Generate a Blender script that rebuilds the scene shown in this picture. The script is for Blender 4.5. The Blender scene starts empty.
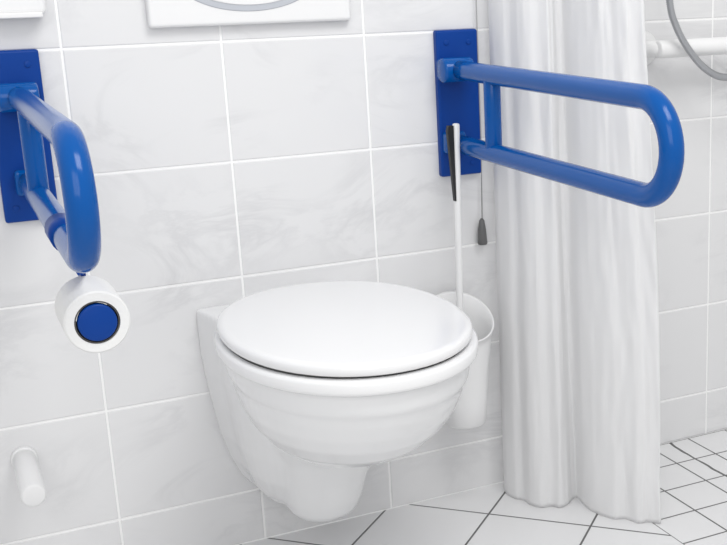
import bpy, bmesh, random
from math import *
from mathutils import Vector, Matrix, noise
random.seed(3)
S=bpy.context.scene
try:
    S.view_settings.view_transform='Standard'; S.view_settings.look='None'
except Exception: pass

# ---------------- materials
def mat(name,col,rough=.4,spec=.5,coat=0,bump=None,metal=0,trans=0):
    m=bpy.data.materials.new(name); m.use_nodes=True; nt=m.node_tree
    b=nt.nodes['Principled BSDF']; b.inputs['Base Color'].default_value=(*col,1)
    b.inputs['Roughness'].default_value=rough; b.inputs['Specular IOR Level'].default_value=spec
    b.inputs['Coat Weight'].default_value=coat; b.inputs['Coat Roughness'].default_value=.05
    b.inputs['Metallic'].default_value=metal
    n=nt.nodes.new('ShaderNodeTexNoise'); tc=nt.nodes.new('ShaderNodeTexCoord'); nt.links.new(tc.outputs['Object'],n.inputs['Vector'])
    n.inputs['Scale'].default_value=bump[0] if bump else 30
    bp=nt.nodes.new('ShaderNodeBump'); bp.inputs['Strength'].default_value=bump[1] if bump else .01; bp.inputs['Distance'].default_value=.002
    nt.links.new(n.outputs['Fac'],bp.inputs['Height']); nt.links.new(bp.outputs['Normal'],b.inputs['Normal'])
    if trans:
        t=nt.nodes.new('ShaderNodeBsdfTranslucent'); t.inputs['Color'].default_value=(*col,1)
        mx=nt.nodes.new('ShaderNodeMixShader'); mx.inputs[0].default_value=trans
        nt.links.new(b.outputs[0],mx.inputs[1]); nt.links.new(t.outputs[0],mx.inputs[2])
        nt.links.new(mx.outputs[0],nt.nodes['Material Output'].inputs[0])
    return m
def tile_mat(name,c1,c2,scale,rough):
    m=mat(name,c1,rough); nt=m.node_tree; b=nt.nodes['Principled BSDF']
    tc=nt.nodes.new('ShaderNodeTexCoord')
    n=nt.nodes.new('ShaderNodeTexNoise'); n.inputs['Scale'].default_value=scale; n.inputs['Detail'].default_value=8
    n.inputs['Roughness'].default_value=.6; n.inputs['Distortion'].default_value=1.0
    mp=nt.nodes.new('ShaderNodeMapping'); mp.inputs['Rotation'].default_value=(0,.5,0); mp.inputs['Scale'].default_value=(.8,1,1.7)
    nt.links.new(tc.outputs['Object'],mp.inputs['Vector']); nt.links.new(mp.outputs[0],n.inputs['Vector'])
    r=nt.nodes.new('ShaderNodeValToRGB'); e=r.color_ramp.elements
    e[0].position=.43; e[0].color=(*c1,1); e[1].position=.5; e[1].color=(*c2,1)
    k=e.new(.57); k.color=(*c1,1)
    nt.links.new(n.outputs['Fac'],r.inputs[0])
    n2=nt.nodes.new('ShaderNodeTexNoise'); n2.inputs['Scale'].default_value=scale*.9; nt.links.new(tc.outputs['Object'],n2.inputs['Vector'])
    r2=nt.nodes.new('ShaderNodeValToRGB'); r2.color_ramp.elements[0].position=.44; r2.color_ramp.elements[1].position=.68
    nt.links.new(n2.outputs['Fac'],r2.inputs[0])
    mx=nt.nodes.new('ShaderNodeMixRGB'); mx.inputs[1].default_value=(*c1,1)
    nt.links.new(r2.outputs[0],mx.inputs[0]); nt.links.new(r.outputs[0],mx.inputs[2]); nt.links.new(mx.outputs[0],b.inputs['Base Color'])
    return m
M_tile=tile_mat('wall_tile_glaze',(.76,.76,.765),(.67,.67,.678),5,.16)
M_grout=mat('wall_grout',(.92,.92,.915),.8,bump=(300,.3))
M_cer=mat('white_ceramic',(.81,.812,.815),.07,.5,.3)
M_seat=mat('white_seat_plastic',(.84,.84,.842),.16,.5)
M_pl=mat('white_plastic',(.82,.82,.82),.3)
M_blue=mat('blue_nylon',(.0,.083,.34),.16,.28,0)
M_blued=mat('blue_plate_nylon',(.0,.045,.27),.4,.22)
M_blk=mat('black_matte',(.01,.01,.012),.5)
M_gap=mat('gap_shade_dark',(.05,.05,.05),.6)  # near-black colour painting the shade between seat and lid
M_grey=mat('chrome_grey',(.45,.46,.48),.3,metal=.7)
M_dgrey=mat('grey_plastic',(.12,.12,.12),.45)
M_cord=mat('cord_grey',(.35,.35,.35),.7)
M_cur=mat('curtain_fabric',(.94,.94,.942),.75,.15,bump=(45,.25),trans=.38)
M_pap=mat('paper',(.82,.82,.81),.9,.1,bump=(200,.3))
M_core=mat('cardboard',(.16,.15,.14),.9,.1)
M_btn=mat('flush_button_grey',(.5,.52,.56),.3)

# ---------------- helpers
def obj(name,me,m=None,parent=None,smooth=True):
    o=bpy.data.objects.new(name,me); bpy.context.collection.objects.link(o)
    if m and not me.materials: me.materials.append(m)
    if smooth:
        for p in me.polygons: p.use_smooth=True
    if parent: o.parent=parent
    return o
def empty(name,loc=(0,0,0)):
    o=bpy.data.objects.new(name,None); bpy.context.collection.objects.link(o); o.empty_display_size=.05; return o
def box(name,x0,x1,y0,y1,z0,z1,m,parent=None,bev=.003,seg=3):
    bm=bmesh.new(); bmesh.ops.create_cube(bm,size=1)
    for v in bm.verts: v.co=Vector(((x0+x1)/2+v.co.x*(x1-x0),(y0+y1)/2+v.co.y*(y1-y0),(z0+z1)/2+v.co.z*(z1-z0)))
    if bev: bmesh.ops.bevel(bm,geom=bm.edges[:],offset=bev,segments=seg,profile=.5,affect='EDGES')
    me=bpy.data.meshes.new(name); bm.to_mesh(me); bm.free()
    return obj(name,me,m,parent,smooth=False)
def prism(name,poly,a,b,axis,m,parent=None,bev=.001):
    bm=bmesh.new(); L=[]
    for t in (a,b):
        r=[]
        for p in poly:
            c=list(p); c.insert(axis,t); r.append(bm.verts.new(c))
        L.append(r)
    n=len(poly)
    for k in range(n): bm.faces.new((L[0][k],L[0][(k+1)%n],L[1][(k+1)%n],L[1][k]))
    bm.faces.new(L[0]); bm.faces.new(L[1][::-1]); bmesh.ops.recalc_face_normals(bm,faces=bm.faces[:])
    if bev: bmesh.ops.bevel(bm,geom=bm.edges[:],offset=bev,segments=2,profile=.5,affect='EDGES')
    me=bpy.data.meshes.new(name); bm.to_mesh(me); bm.free(); return obj(name,me,m,parent,smooth=False)
def tube(name,pts,r,m,parent=None,n=20,caps=True,radii=None,closed=False):
    pts=[Vector(p) for p in pts]; bm=bmesh.new(); rings=[]
    N=len(pts); nrm=None
    for i,p in enumerate(pts):
        a=pts[(i-1)%N] if (i>0 or closed) else p; b=pts[(i+1)%N] if (i<N-1 or closed) else p
        t=(b-a).normalized()
        if nrm is None: nrm=t.orthogonal().normalized()
        nrm=(nrm-t*nrm.dot(t)).normalized(); bi=t.cross(nrm)
        rr=radii[i] if radii else r
        rings.append([bm.verts.new(p+(nrm*cos(2*pi*k/n)+bi*sin(2*pi*k/n))*rr) for k in range(n)])
    for i in range(N-1 if not closed else N):
        A,B=rings[i],rings[(i+1)%N]
        for k in range(n): bm.faces.new((A[k],A[(k+1)%n],B[(k+1)%n],B[k]))
    if caps and not closed: bm.faces.new(rings[0][::-1]); bm.faces.new(rings[-1])
    bmesh.ops.recalc_face_normals(bm,faces=bm.faces[:])
    me=bpy.data.meshes.new(name); bm.to_mesh(me); bm.free()
    return obj(name,me,m,parent)
def cyl(name,a,b,r,m,parent=None,bev=.002,n=40,r2=None):
    a=Vector(a);b=Vector(b);d=(b-a).normalized();r2=r if r2 is None else r2
    ps=[a,a+d*bev*.3,a+d*bev,b-d*bev,b-d*bev*.3,b]; rs=[r-bev,r-bev*.3,r,r2,r2-bev*.3,r2-bev]
    return tube(name,ps,r,m,parent,n=n,radii=rs)
def lathe(name,prof,c,m,parent=None,n=48,slant=0,hmax=1):
    bm=bmesh.new(); rings=[]
    for (r,z) in prof:
        ring=[]
        for k in range(n):
            yy=r*sin(2*pi*k/n); dz=slant*yy*max(0,(z/hmax))**2
            ring.append(bm.verts.new((c[0]+r*cos(2*pi*k/n),c[1]+yy,c[2]+z+dz)))
        rings.append(ring)
    for A,B in zip(rings,rings[1:]):
        for k in range(n): bm.faces.new((A[k],A[(k+1)%n],B[(k+1)%n],B[k]))
    bmesh.ops.recalc_face_normals(bm,faces=bm.faces[:])
    me=bpy.data.meshes.new(name); bm.to_mesh(me); bm.free(); return obj(name,me,m,parent)
def spline(ctrl,per=30):
    c=[Vector(p) for p in ctrl]; out=[]
    for i in range(len(c)-1):
        p0=c[max(i-1,0)];p1=c[i];p2=c[i+1];p3=c[min(i+2,len(c)-1)]
        for k in range(per):
            t=k/per; out.append(.5*((2*p1)+(-p0+p2)*t+(2*p0-5*p1+4*p2-p3)*t*t+(-p0+3*p1-3*p2+p3)*t**3))
    out.append(c[-1]); return out

# ---------------- wall with real bevelled tiles
def tiles(name,xs,zs,g=.0018):
    bm=bmesh.new()
    for i in range(len(xs)-1):
        for j in range(len(zs)-1):
            x0,x1,z0,z1=xs[i]+g,xs[i+1]-g,zs[j]+g,zs[j+1]-g
            prev=None
            for (ins,y) in ((0,.002),(0.0002,.0009),(.0008,.0003),(.002,0)):
                r=[bm.verts.new(c) for c in ((x0+ins,y,z0+ins),(x1-ins,y,z0+ins),(x1-ins,y,z1-ins),(x0+ins,y,z1-ins))]
                if prev:
                    for k in range(4): bm.faces.new((prev[k],prev[(k+1)%4],r[(k+1)%4],r[k]))
                prev=r
            bm.faces.new(prev)
    me=bpy.data.meshes.new(name)
    x0,x1,z0,z1=xs[0],xs[-1],zs[0],zs[-1]
    v=[bm.verts.new(c) for c in ((x0,.0014,z0),(x1,.0014,z0),(x1,.0014,z1),(x0,.0014,z1),(x0,.1,z0),(x1,.1,z0),(x1,.1,z1),(x0,.1,z1))]
    for f in [(0,1,2,3),(4,7,6,5),(0,4,5,1),(3,2,6,7),(0,3,7,4),(1,5,6,2)]:
        q=bm.faces.new([v[k] for k in f]); q.material_index=1
    bm.to_mesh(me); bm.free(); me.materials.append(M_tile); me.materials.append(M_grout)
    return obj(name,me,smooth=False)
xs=[-.25*k for k in range(6,0,-1)]+[.25*k for k in range(0,10)]
zs=[-.005,.095]+[.095+.2*k for k in range(1,11)]
tiles('wall_back',xs,zs)

# ---------------- floor
def floor_mat():
    m=mat('floor_tile',(.7,.7,.7),.3); nt=m.node_tree; L=nt.links.new; b=nt.nodes['Principled BSDF']
    tc=nt.nodes.new('ShaderNodeTexCoord')
    def grid(size,rot,off,gw):
        mp=nt.nodes.new('ShaderNodeMapping'); mp.inputs['Rotation'].default_value=(0,0,rot); mp.inputs['Location'].default_value=(*off,0)
        L(tc.outputs['Object'],mp.inputs['Vector']); sp=nt.nodes.new('ShaderNodeSeparateXYZ'); L(mp.outputs[0],sp.inputs[0])
        outs=[]
        for ax in (0,1):
            pp=nt.nodes.new('ShaderNodeMath'); pp.operation='PINGPONG'; pp.inputs[1].default_value=size/2; L(sp.outputs[ax],pp.inputs[0])
            outs.append(pp.outputs[0])
        mn=nt.nodes.new('ShaderNodeMath'); mn.operation='MINIMUM'; L(outs[0],mn.inputs[0]); L(outs[1],mn.inputs[1])
        mr=nt.nodes.new('ShaderNodeMapRange'); mr.inputs['From Min'].default_value=gw*.6; mr.inputs['From Max'].default_value=gw; L(mn.outputs[0],mr.inputs['Value'])
        return mr.outputs[0]
    g1=grid(.2,radians(45),(-.344,-.18),.0024)
    g2=grid(.10,0,(0,0),.0022)
    sx=nt.nodes.new('ShaderNodeSeparateXYZ'); L(tc.outputs['Object'],sx.inputs[0])
    gt=nt.nodes.new('ShaderNodeMath'); gt.operation='GREATER_THAN'; gt.inputs[1].default_value=.90; L(sx.outputs[0],gt.inputs[0])
    mx=nt.nodes.new('ShaderNodeMix'); L(gt.outputs[0],mx.inputs[0]); L(g1,mx.inputs[2]); L(g2,mx.inputs[3])
    nz=nt.nodes.new('ShaderNodeTexNoise'); nz.inputs['Scale'].default_value=9; L(tc.outputs['Object'],nz.inputs['Vector'])
    ad=nt.nodes.new('ShaderNodeMath'); ad.operation='MULTIPLY_ADD'; ad.inputs[1].default_value=.03; L(nz.outputs['Fac'],ad.inputs[0]); L(sx.outputs[0],ad.inputs[2])
    cm=nt.nodes.new('ShaderNodeMath'); cm.operation='COMPARE'; cm.inputs[1].default_value=1.165; cm.inputs[2].default_value=.003; L(ad.outputs[0],cm.inputs[0])
    iv=nt.nodes.new('ShaderNodeMath'); iv.operation='SUBTRACT'; iv.inputs[0].default_value=1; L(cm.outputs[0],iv.inputs[1])
    mn=nt.nodes.new('ShaderNodeMath'); mn.operation='MINIMUM'; L(iv.outputs[0],mn.inputs[0]); L(mx.outputs[0],mn.inputs[1])
    col=nt.nodes.new('ShaderNodeMixRGB'); col.inputs[1].default_value=(.11,.11,.11,1); col.inputs[2].default_value=(.78,.78,.785,1)
    L(mn.outputs[0],col.inputs[0]); L(col.outputs[0],b.inputs['Base Color'])
    bp=nt.nodes.new('ShaderNodeBump'); bp.inputs['Distance'].default_value=.0015; bp.inputs['Strength'].default_value=.6
    L(mn.outputs[0],bp.inputs['Height']); L(bp.outputs[0],b.inputs['Normal'])
    return m
box('floor',-1.5,2.25,-3.2,.0,-.06,-.005,floor_mat(),bev=0)

# ---------------- toilet
TX=.322
T=empty('wall_hung_toilet')
def outline(hwb,hwm,front,back=0.0,ym=None,pw=2.0):
    if ym is None: ym=-(front*.56)
    pts=[]; K=10
    for i in range(K):
        s=i/K; w=hwb+(hwm-hwb)*sin(s*pi/2); pts.append((w,-back+(ym+back)*s))
    Hh=24
    for i in range(Hh+1):
        t=i/Hh*pi; c=cos(t); sn=sin(t)
        pts.append((hwm*copysign(abs(c)**(2/pw),c),ym-(front+ym)*abs(sn)**(2/pw)))
    for i in range(K-1,-1,-1):
        s=i/K; w=hwb+(hwm-hwb)*sin(s*pi/2); pts.append((-w,-back+(ym+back)*s))
    return pts
def loft(name,secs,m,parent=None):
    bm=bmesh.new(); R=[]
    for pts,z in secs: R.append([bm.verts.new((TX+x,y,z)) for x,y in pts])
    n=len(R[0])
    for A,B in zip(R,R[1:]):
        for k in range(n): bm.faces.new((A[k],A[(k+1)%n],B[(k+1)%n],B[k]))
    bm.faces.new(R[0]); bm.faces.new(R[-1][::-1]); bmesh.ops.recalc_face_normals(bm,faces=bm.faces[:])
    me=bpy.data.meshes.new(name); bm.to_mesh(me); bm.free(); return obj(name,me,m,parent)
def ell(cy,a,b,n=72,pf=2.06,pb=2.2):
    o=[]
    for i in range(n):
        t=2*pi*i/n; c,s=cos(t),sin(t); p=pb if s>0 else pf
        o.append((a*copysign(abs(c)**(2/p),c),cy+b*copysign(abs(s)**(2/p),s)))
    return o
cas=loft('casing',[(outline(h,h*.90,f,ym=-f*.35,pw=2.1),z) for h,f,z in
  ((.156,.30,.450),(.159,.302,.446),(.159,.30,.40),(.156,.285,.34),(.148,.26,.28),(.138,.235,.22),(.124,.21,.17),(.106,.18,.13),(.090,.155,.110),(.072,.12,.098),(.05,.08,.093))],M_cer)
trap=loft('trap',[(ell(cy,a,b),z) for cy,a,b,z in
  ((-.19,.12,.15,.33),(-.175,.102,.12,.27),(-.160,.086,.097,.22),(-.150,.076,.084,.17),(-.143,.068,.076,.13),(-.140,.060,.068,.107),(-.138,.050,.056,.095),(-.137,.03,.035,.090))],M_cer)
bowl=loft('bowl',[(ell(cy,a,b),z) for cy,a,b,z in
  ((-.322,.172,.238,.451),(-.322,.176,.242,.447),(-.322,.176,.242,.425),(-.322,.174,.240,.412),(-.321,.168,.232,.403),(-.320,.166,.229,.390),(-.316,.159,.217,.364),(-.309,.147,.199,.337),(-.299,.127,.172,.308),(-.289,.103,.142,.286),(-.280,.076,.107,.270),(-.27,.04,.06,.262))],M_cer)
bpy.ops.object.select_all(action='DESELECT'); cas.select_set(True); trap.select_set(True); bowl.select_set(True); bpy.context.view_layer.objects.active=bowl
bpy.ops.object.join(); bowl.name='pan'
rm=bowl.modifiers.new('r','REMESH'); rm.mode='VOXEL'; rm.voxel_size=.003; rm.use_smooth_shade=True
sm=bowl.modifiers.new('s','SMOOTH'); sm.factor=.5; sm.iterations=22
bowl.parent=T
def slab(name,cy,a,b,z0,z1,rr,m,dome=0):
    secs=[]
    for i in range(5):
        q=i/4*pi/2; d=rr*(1-sin(q)); secs.append((ell(cy,a-d,b-d),z0+rr*(1-cos(q))))
    for i in range(1,7):
        q=i/6*pi/2; d=rr*1.6*(1-cos(q)); secs.append((ell(cy,a-d,b-d),z1-dome-rr+rr*sin(q)))
    for k in (.9,.75,.55,.35,.15,.03):
        secs.append((ell(cy,(a-rr*1.6)*k,(b-rr*1.6)*k),z1-dome+dome*(1-k*k)))
    return loft(name,secs,m,T)
slab('seat_ring',-.325,.188,.253,.4455,.4665,.006,M_seat)
slab('lid_gap_shade',-.322,.176,.238,.4655,.4705,.002,M_gap)  # dark sheet standing in for the shade in the gap under the lid
slab('lid',-.321,.182,.248,.4695,.492,.008,M_seat,dome=.004)
cyl('hinge_left',(TX-.10,-.070,.462),(TX-.06,-.070,.462),.010,M_seat,T)
cyl('hinge_right',(TX+.06,-.070,.462),(TX+.10,-.070,.462),.010,M_seat,T)

# ---------------- grab rails
def rail(name,bx,px0,px1,sag,L):
    E=empty(name)
    box('wall_plate',px0,px1,-.014,0.003,.633,.897,M_blued,E,bev=.004)
    zt,zb=.8284,.6963; R=(zt-zb)/2; zc=(zt+zb)/2
    def T_(x,y,z): return (x,y,z-(-y-.045)*sag)
    pts=[(bx,-.045,zt),(bx,-.10,zt),(bx,-.3,zt),(bx,-.5,zt),(bx,-(L-R),zt)]
    for i in range(1,24):
        t=pi*i/24; pts.append((bx,-(L-R)-R*sin(t),zc+R*cos(t)))
    pts+=[(bx,-(L-R),zb),(bx,-.5,zb),(bx,-.3,zb),(bx,-.1,zb),(bx,-.03,zb)]
    tube('rail_loop',[T_(*p) for p in pts],.0168,M_blue,E,n=28)
    cyl('strut',T_(bx,-.185,zb),T_(bx,-.185,zt),.0145,M_blue,E)
    cyl('pivot',(bx-.030,-.045,zt),(bx+.028,-.045,zt),.0215,M_blue,E,bev=.004)
    box('hinge_block',bx-.026,bx+.026,-.05,-.01,zt-.02,zt+.02,M_blue,E,bev=.008)
    box('rest_block',bx-.020,bx+.020,-.035,-.01,zb-.02,zb+.02,M_blue,E,bev=.006)
    for sx in (-1,1):
        for z in (.655,.875): cyl('screw',((px0+px1)/2+sx*.022,-.0135,z),((px0+px1)/2+sx*.022,-.0155,z),.005,M_blued,E,bev=.0006,n=16)
    return E
rail('drop_down_grab_rail',.6545,.631,.713,.016,.706)
rail('drop_down_grab_rail',-.074,-.115,-.035,.004,.70)

# toilet roll holder clamped to the left rail
H=empty('toilet_roll_holder')
hx=-.056; rz=.5955; cx=-.074
tube('clamp',[(cx,-.515,.6943),(cx,-.445,.6943)],.0190,M_blued,H)
bm=bmesh.new()
sec=[(cx,.685,-.52,-.43),(cx+.002,.67,-.52,-.425),(cx+.008,.650,-.525,-.42),(hx,.637,-.46,-.425),(hx,.58,-.452,-.433)]
rws=[]
for (x,z,ya,yb) in sec: rws.append([bm.verts.new((x-.003,ya,z)),bm.verts.new((x+.003,ya,z)),bm.verts.new((x+.003,yb,z)),bm.verts.new((x-.003,yb,z))])
for A,B_ in zip(rws,rws[1:]):
    for k in range(4): bm.faces.new((A[k],A[(k+1)%4],B_[(k+1)%4],B_[k]))
bm.faces.new(rws[0]);bm.faces.new(rws[-1][::-1]); bmesh.ops.recalc_face_normals(bm,faces=bm.faces[:])
me=bpy.data.meshes.new('strap'); bm.to_mesh(me); bm.free(); obj('strap',me,M_blued,H,smooth=False)
cyl('spindle',(hx,-.430,rz),(hx,-.548,rz),.012,M_blued,H)
cyl('end_disc',(hx,-.540,rz),(hx,-.553,rz),.0225,M_blued,H)
def roll(name,c0,c1,ro,ri,m,parent):
    a=Vector(c0);b=Vector(c1);d=(b-a).normalized()
    pts=[a,a,a+d*.002,b-d*.002,b,b,a]; rs=[ri,ro-.002,ro,ro,ro-.002,ri,ri]
    bm=bmesh.new(); n=96; u=d.orthogonal().normalized(); w=d.cross(u); R=[]
    for p,r in zip(pts,rs): R.append([bm.verts.new(p+(u*cos(2*pi*k/n)+w*sin(2*pi*k/n))*r) for k in range(n)])
    for A,B in zip(R,R[1:]):
        for k in range(n): bm.faces.new((A[k],A[(k+1)%n],B[(k+1)%n],B[k]))
    bmesh.ops.remove_doubles(bm,verts=bm.verts[:],dist=1e-5); bmesh.ops.recalc_face_normals(bm,faces=bm.faces[:])
    me=bpy.data.meshes.new(name); bm.to_mesh(me); bm.free(); return obj(name,me,m,parent,smooth=False)
roll('paper_roll',(hx,-.455,rz),(hx,-.550,rz),.0380,.0262,M_pap,H)
roll('cardboard_core',(hx,-.456,rz),(hx,-.549,rz),.0263,.0247,M_core,H)

# spare roll peg
P=empty('spare_roll_holder')
cyl('flange',(-.137,0.001,.240),(-.137,-.010,.240),.0205,M_pl,P,bev=.002)
cyl('peg',(-.137,-.008,.240),(-.137,-.168,.238),.0185,M_pl,P,bev=.004)

# flush plate
FP=empty('flush_plate')
box('plate',.134,.473,-.018,.002,.921,1.10,M_pl,FP,bev=.006,seg=4)
def oval(name,cx,cz,rx,rz,y0,y1,m):
    bm=bmesh.new(); R=[]; n=64
    for y,k in ((y0,1),(y1+.001,1),(y1,.985),(y1,.02)): R.append([bm.verts.new((cx+rx*k*cos(2*pi*i/n),y,cz+rz*k*sin(2*pi*i/n))) for i in range(n)])
    for A,B in zip(R,R[1:]):
        for i in range(n): bm.faces.new((A[i],A[(i+1)%n],B[(i+1)%n],B[i]))
    bm.faces.new(R[-1]); bmesh.ops.recalc_face_normals(bm,faces=bm.faces[:])
    me=bpy.data.meshes.new(name); bm.to_mesh(me); bm.free(); return obj(name,me,m,FP,smooth=False)
oval('button_frame',.300,1.006,.125,.064,-.017,-.0195,M_btn)
oval('button',.300,1.010,.116,.058,-.018,-.021,M_pl)

# dispenser upper left
D=empty('paper_towel_dispenser')
box('housing',-.30,-.018,-.035,.001,.948,1.16,M_pl,D,bev=.008,seg=4)
box('tray_lip',-.295,-.024,-.038,-.002,.944,.952,M_pl,D,bev=.002)

# toilet brush set
B=empty('toilet_brush_set')
bx,by=.628,-.082
prof=[(.0,0),(.036,0),(.040,.004),(.043,.05),(.048,.12),(.055,.18),(.0595,.205),(.0610,.207),(.0600,.209),(.0575,.207),(.0535,.18),(.0465,.12),(.041,.05),(.038,.008),(.0,.006)]
lathe('cup',prof,(bx-.001,by,.176),M_pl,B,slant=.55,hmax=.207)
box('wall_bracket',bx-.02,bx+.02,-.035,.002,.30,.36,M_pl,B,bev=.003)
cyl('handle',(bx-.006,by,.24),(bx+.004,by,.738),.0064,M_pl,B,bev=.003)
lathe('brush_head',[(0,0),(.02,.005),(.03,.03),(.03,.06),(.018,.085),(0,.09)],(bx-.005,by,.19),M_pl,B)
prism('black_wedge',[(bx-.015,.725),(bx-.013,.735),(bx-.003,.735),(bx-.003,.60),(bx-.006,.60)],by-.006,by+.004,1,M_blk,B)  # narrow black wedge beside the handle, tapering downwards

# pull cord
Cc=empty('emergency_pull_cord')
tube('cord',[(.7135,-.012,1.6),(.7135,-.012,.70),(.7105,-.012,.545)],.0012,M_cord,Cc,n=8)
box('ceiling_switch',.69,.735,-.03,.001,1.6,1.68,M_pl,Cc)
lathe('weight',[(0,0),(.0085,0),(.0095,.003),(.0075,.03),(.005,.046),(.002,.05),(0,.05)],(.7095,-.012,.497),M_dgrey,Cc,n=24)

# shower wall rail
SR=empty('shower_wall_rail')
cyl('rail',(1.07,-.065,.844),(2.1,-.065,.844),.017,M_pl,SR,bev=.003)
tube('elbow',[(1.074,0,.844),(1.074,-.03,.844),(1.076,-.05,.844),(1.084,-.062,.844),(1.10,-.065,.844)],.017,M_pl,SR)
cyl('flange',(1.074,.001,.844),(1.074,-.012,.844),.034,M_pl,SR,bev=.003)
HS=empty('shower_hose')
pts=spline(((1.066,-.10,1.40),(1.064,-.10,1.10),(1.072,-.10,.945),(1.090,-.10,.885),(1.125,-.10,.835),(1.165,-.10,.800),(1.21,-.10,.785),(1.30,-.09,.79),(1.40,-.06,.84),(1.44,-.03,.93)),40)
tube('hose',pts,.0065,M_grey,HS,n=14,radii=[.0062+.0009*(k%2) for k in range(len(pts))])
cyl('wall_outlet',(1.44,.001,.945),(1.44,-.04,.945),.022,M_grey,HS)
cyl('hand_shower_bracket',(1.066,.001,1.41),(1.066,-.11,1.41),.015,M_pl,HS)

# ---------------- curtain
def curtain():
    bm=bmesh.new(); K=120
    ctrl=[(.730,-.030),(.722,-.055),(.727,-.085),(.738,-.10),(.741,-.125),(.753,-.145),(.770,-.150),(.784,-.164),(.800,-.160),(.820,-.142),(.832,-.147),(.828,-.185),(.834,-.225),(.846,-.255),(.862,-.268),(.876,-.295),(.895,-.300),(.912,-.315),(.920,-.295)]
    path=spline([(x,y,0) for x,y in ctrl],18); N=len(path)-1
    ln=Vector((path[-1].x-path[0].x,path[-1].y-path[0].y,0))
    rows=[]
    for j in range(K+1):
        z=-.003+1.96*(j/K)**1.15; row=[]
        for i in range(N+1):
            u=i/N; p=path[i].copy(); base=path[0]+ln*u
            k=1-.25*min(1,z/1.3)
            q=base+(p-base)*k
            q.x=.722+(q.x-.722)*(1-.20*min(1.2,z))
            w=.25+.75*u
            n1=noise.noise(Vector((u*7,z*1.3,0))); n2=noise.noise(Vector((u*16,z*5,3))); n3=noise.noise(Vector((u*34,z*14,5)))
            q.x+=.010*n1*u+.003*n2*w+.0015*n3*w
            q.y+=-.012*abs(n1)*u+.0045*n2*w+.0024*n3*w
            row.append(bm.verts.new((q.x,q.y,z)))
        rows.append(row)
    for j in range(K):
        for i in range(N): bm.faces.new((rows[j][i],rows[j][i+1],rows[j+1][i+1],rows[j+1][i]))
    me=bpy.data.meshes.new('shower_curtain'); bm.to_mesh(me); bm.free()
    o=obj('shower_curtain',me,M_cur); s=o.modifiers.new('t','SOLIDIFY'); s.thickness=.0008
curtain()
tube('curtain_rail',[(.80,0.0,1.965),(.80,-1.6,1.965)],.0125,M_pl)

# ---------------- lights
w=bpy.data.worlds.new('w'); S.world=w; w.use_nodes=True
w.node_tree.nodes['Background'].inputs[0].default_value=(.99,.992,1,1); w.node_tree.nodes['Background'].inputs[1].default_value=.68
def area(name,loc,tgt,sx,sy,e,col=(1,1,1)):
    l=bpy.data.lights.new(name,'AREA'); l.shape='RECTANGLE'; l.size=sx; l.size_y=sy; l.energy=e; l.color=col
    o=bpy.data.objects.new(name,l); bpy.context.collection.objects.link(o); o.location=loc
    o.rotation_euler=(Vector(tgt)-Vector(loc)).to_track_quat('-Z','Y').to_euler()
area('ceiling_light',(.6,-1.5,2.4),(.5,-.1,.4),1.1,.8,24,(1,.995,.985))
area('softbox_light',(-.8,-2.6,1.8),(.5,0,.5),1.6,1.4,17,(1,.995,.985))

# ---------------- camera
Cp=Vector((-.2051,-1.928,.9591)); yaw,pitch,rl,f,px,py=.4573,-.2536,-.03151,1141,497.3,288.6
fwd=Vector((sin(yaw)*cos(pitch),cos(yaw)*cos(pitch),sin(pitch))); rt=Vector((cos(yaw),-sin(yaw),0)); up=rt.cross(fwd)
r2=rt*cos(rl)+up*sin(rl); u2=-rt*sin(rl)+up*cos(rl)
cd=bpy.data.cameras.new('camera'); co=bpy.data.objects.new('camera',cd); bpy.context.collection.objects.link(co)
co.matrix_world=Matrix(((r2.x,u2.x,-fwd.x,Cp.x),(r2.y,u2.y,-fwd.y,Cp.y),(r2.z,u2.z,-fwd.z,Cp.z),(0,0,0,1)))
cd.sensor_width=36; cd.sensor_fit='HORIZONTAL'; cd.lens=f*36/727
cd.shift_x=-(px-363.5)/727; cd.shift_y=(py-272.5)/727; cd.clip_start=.02
S.camera=co
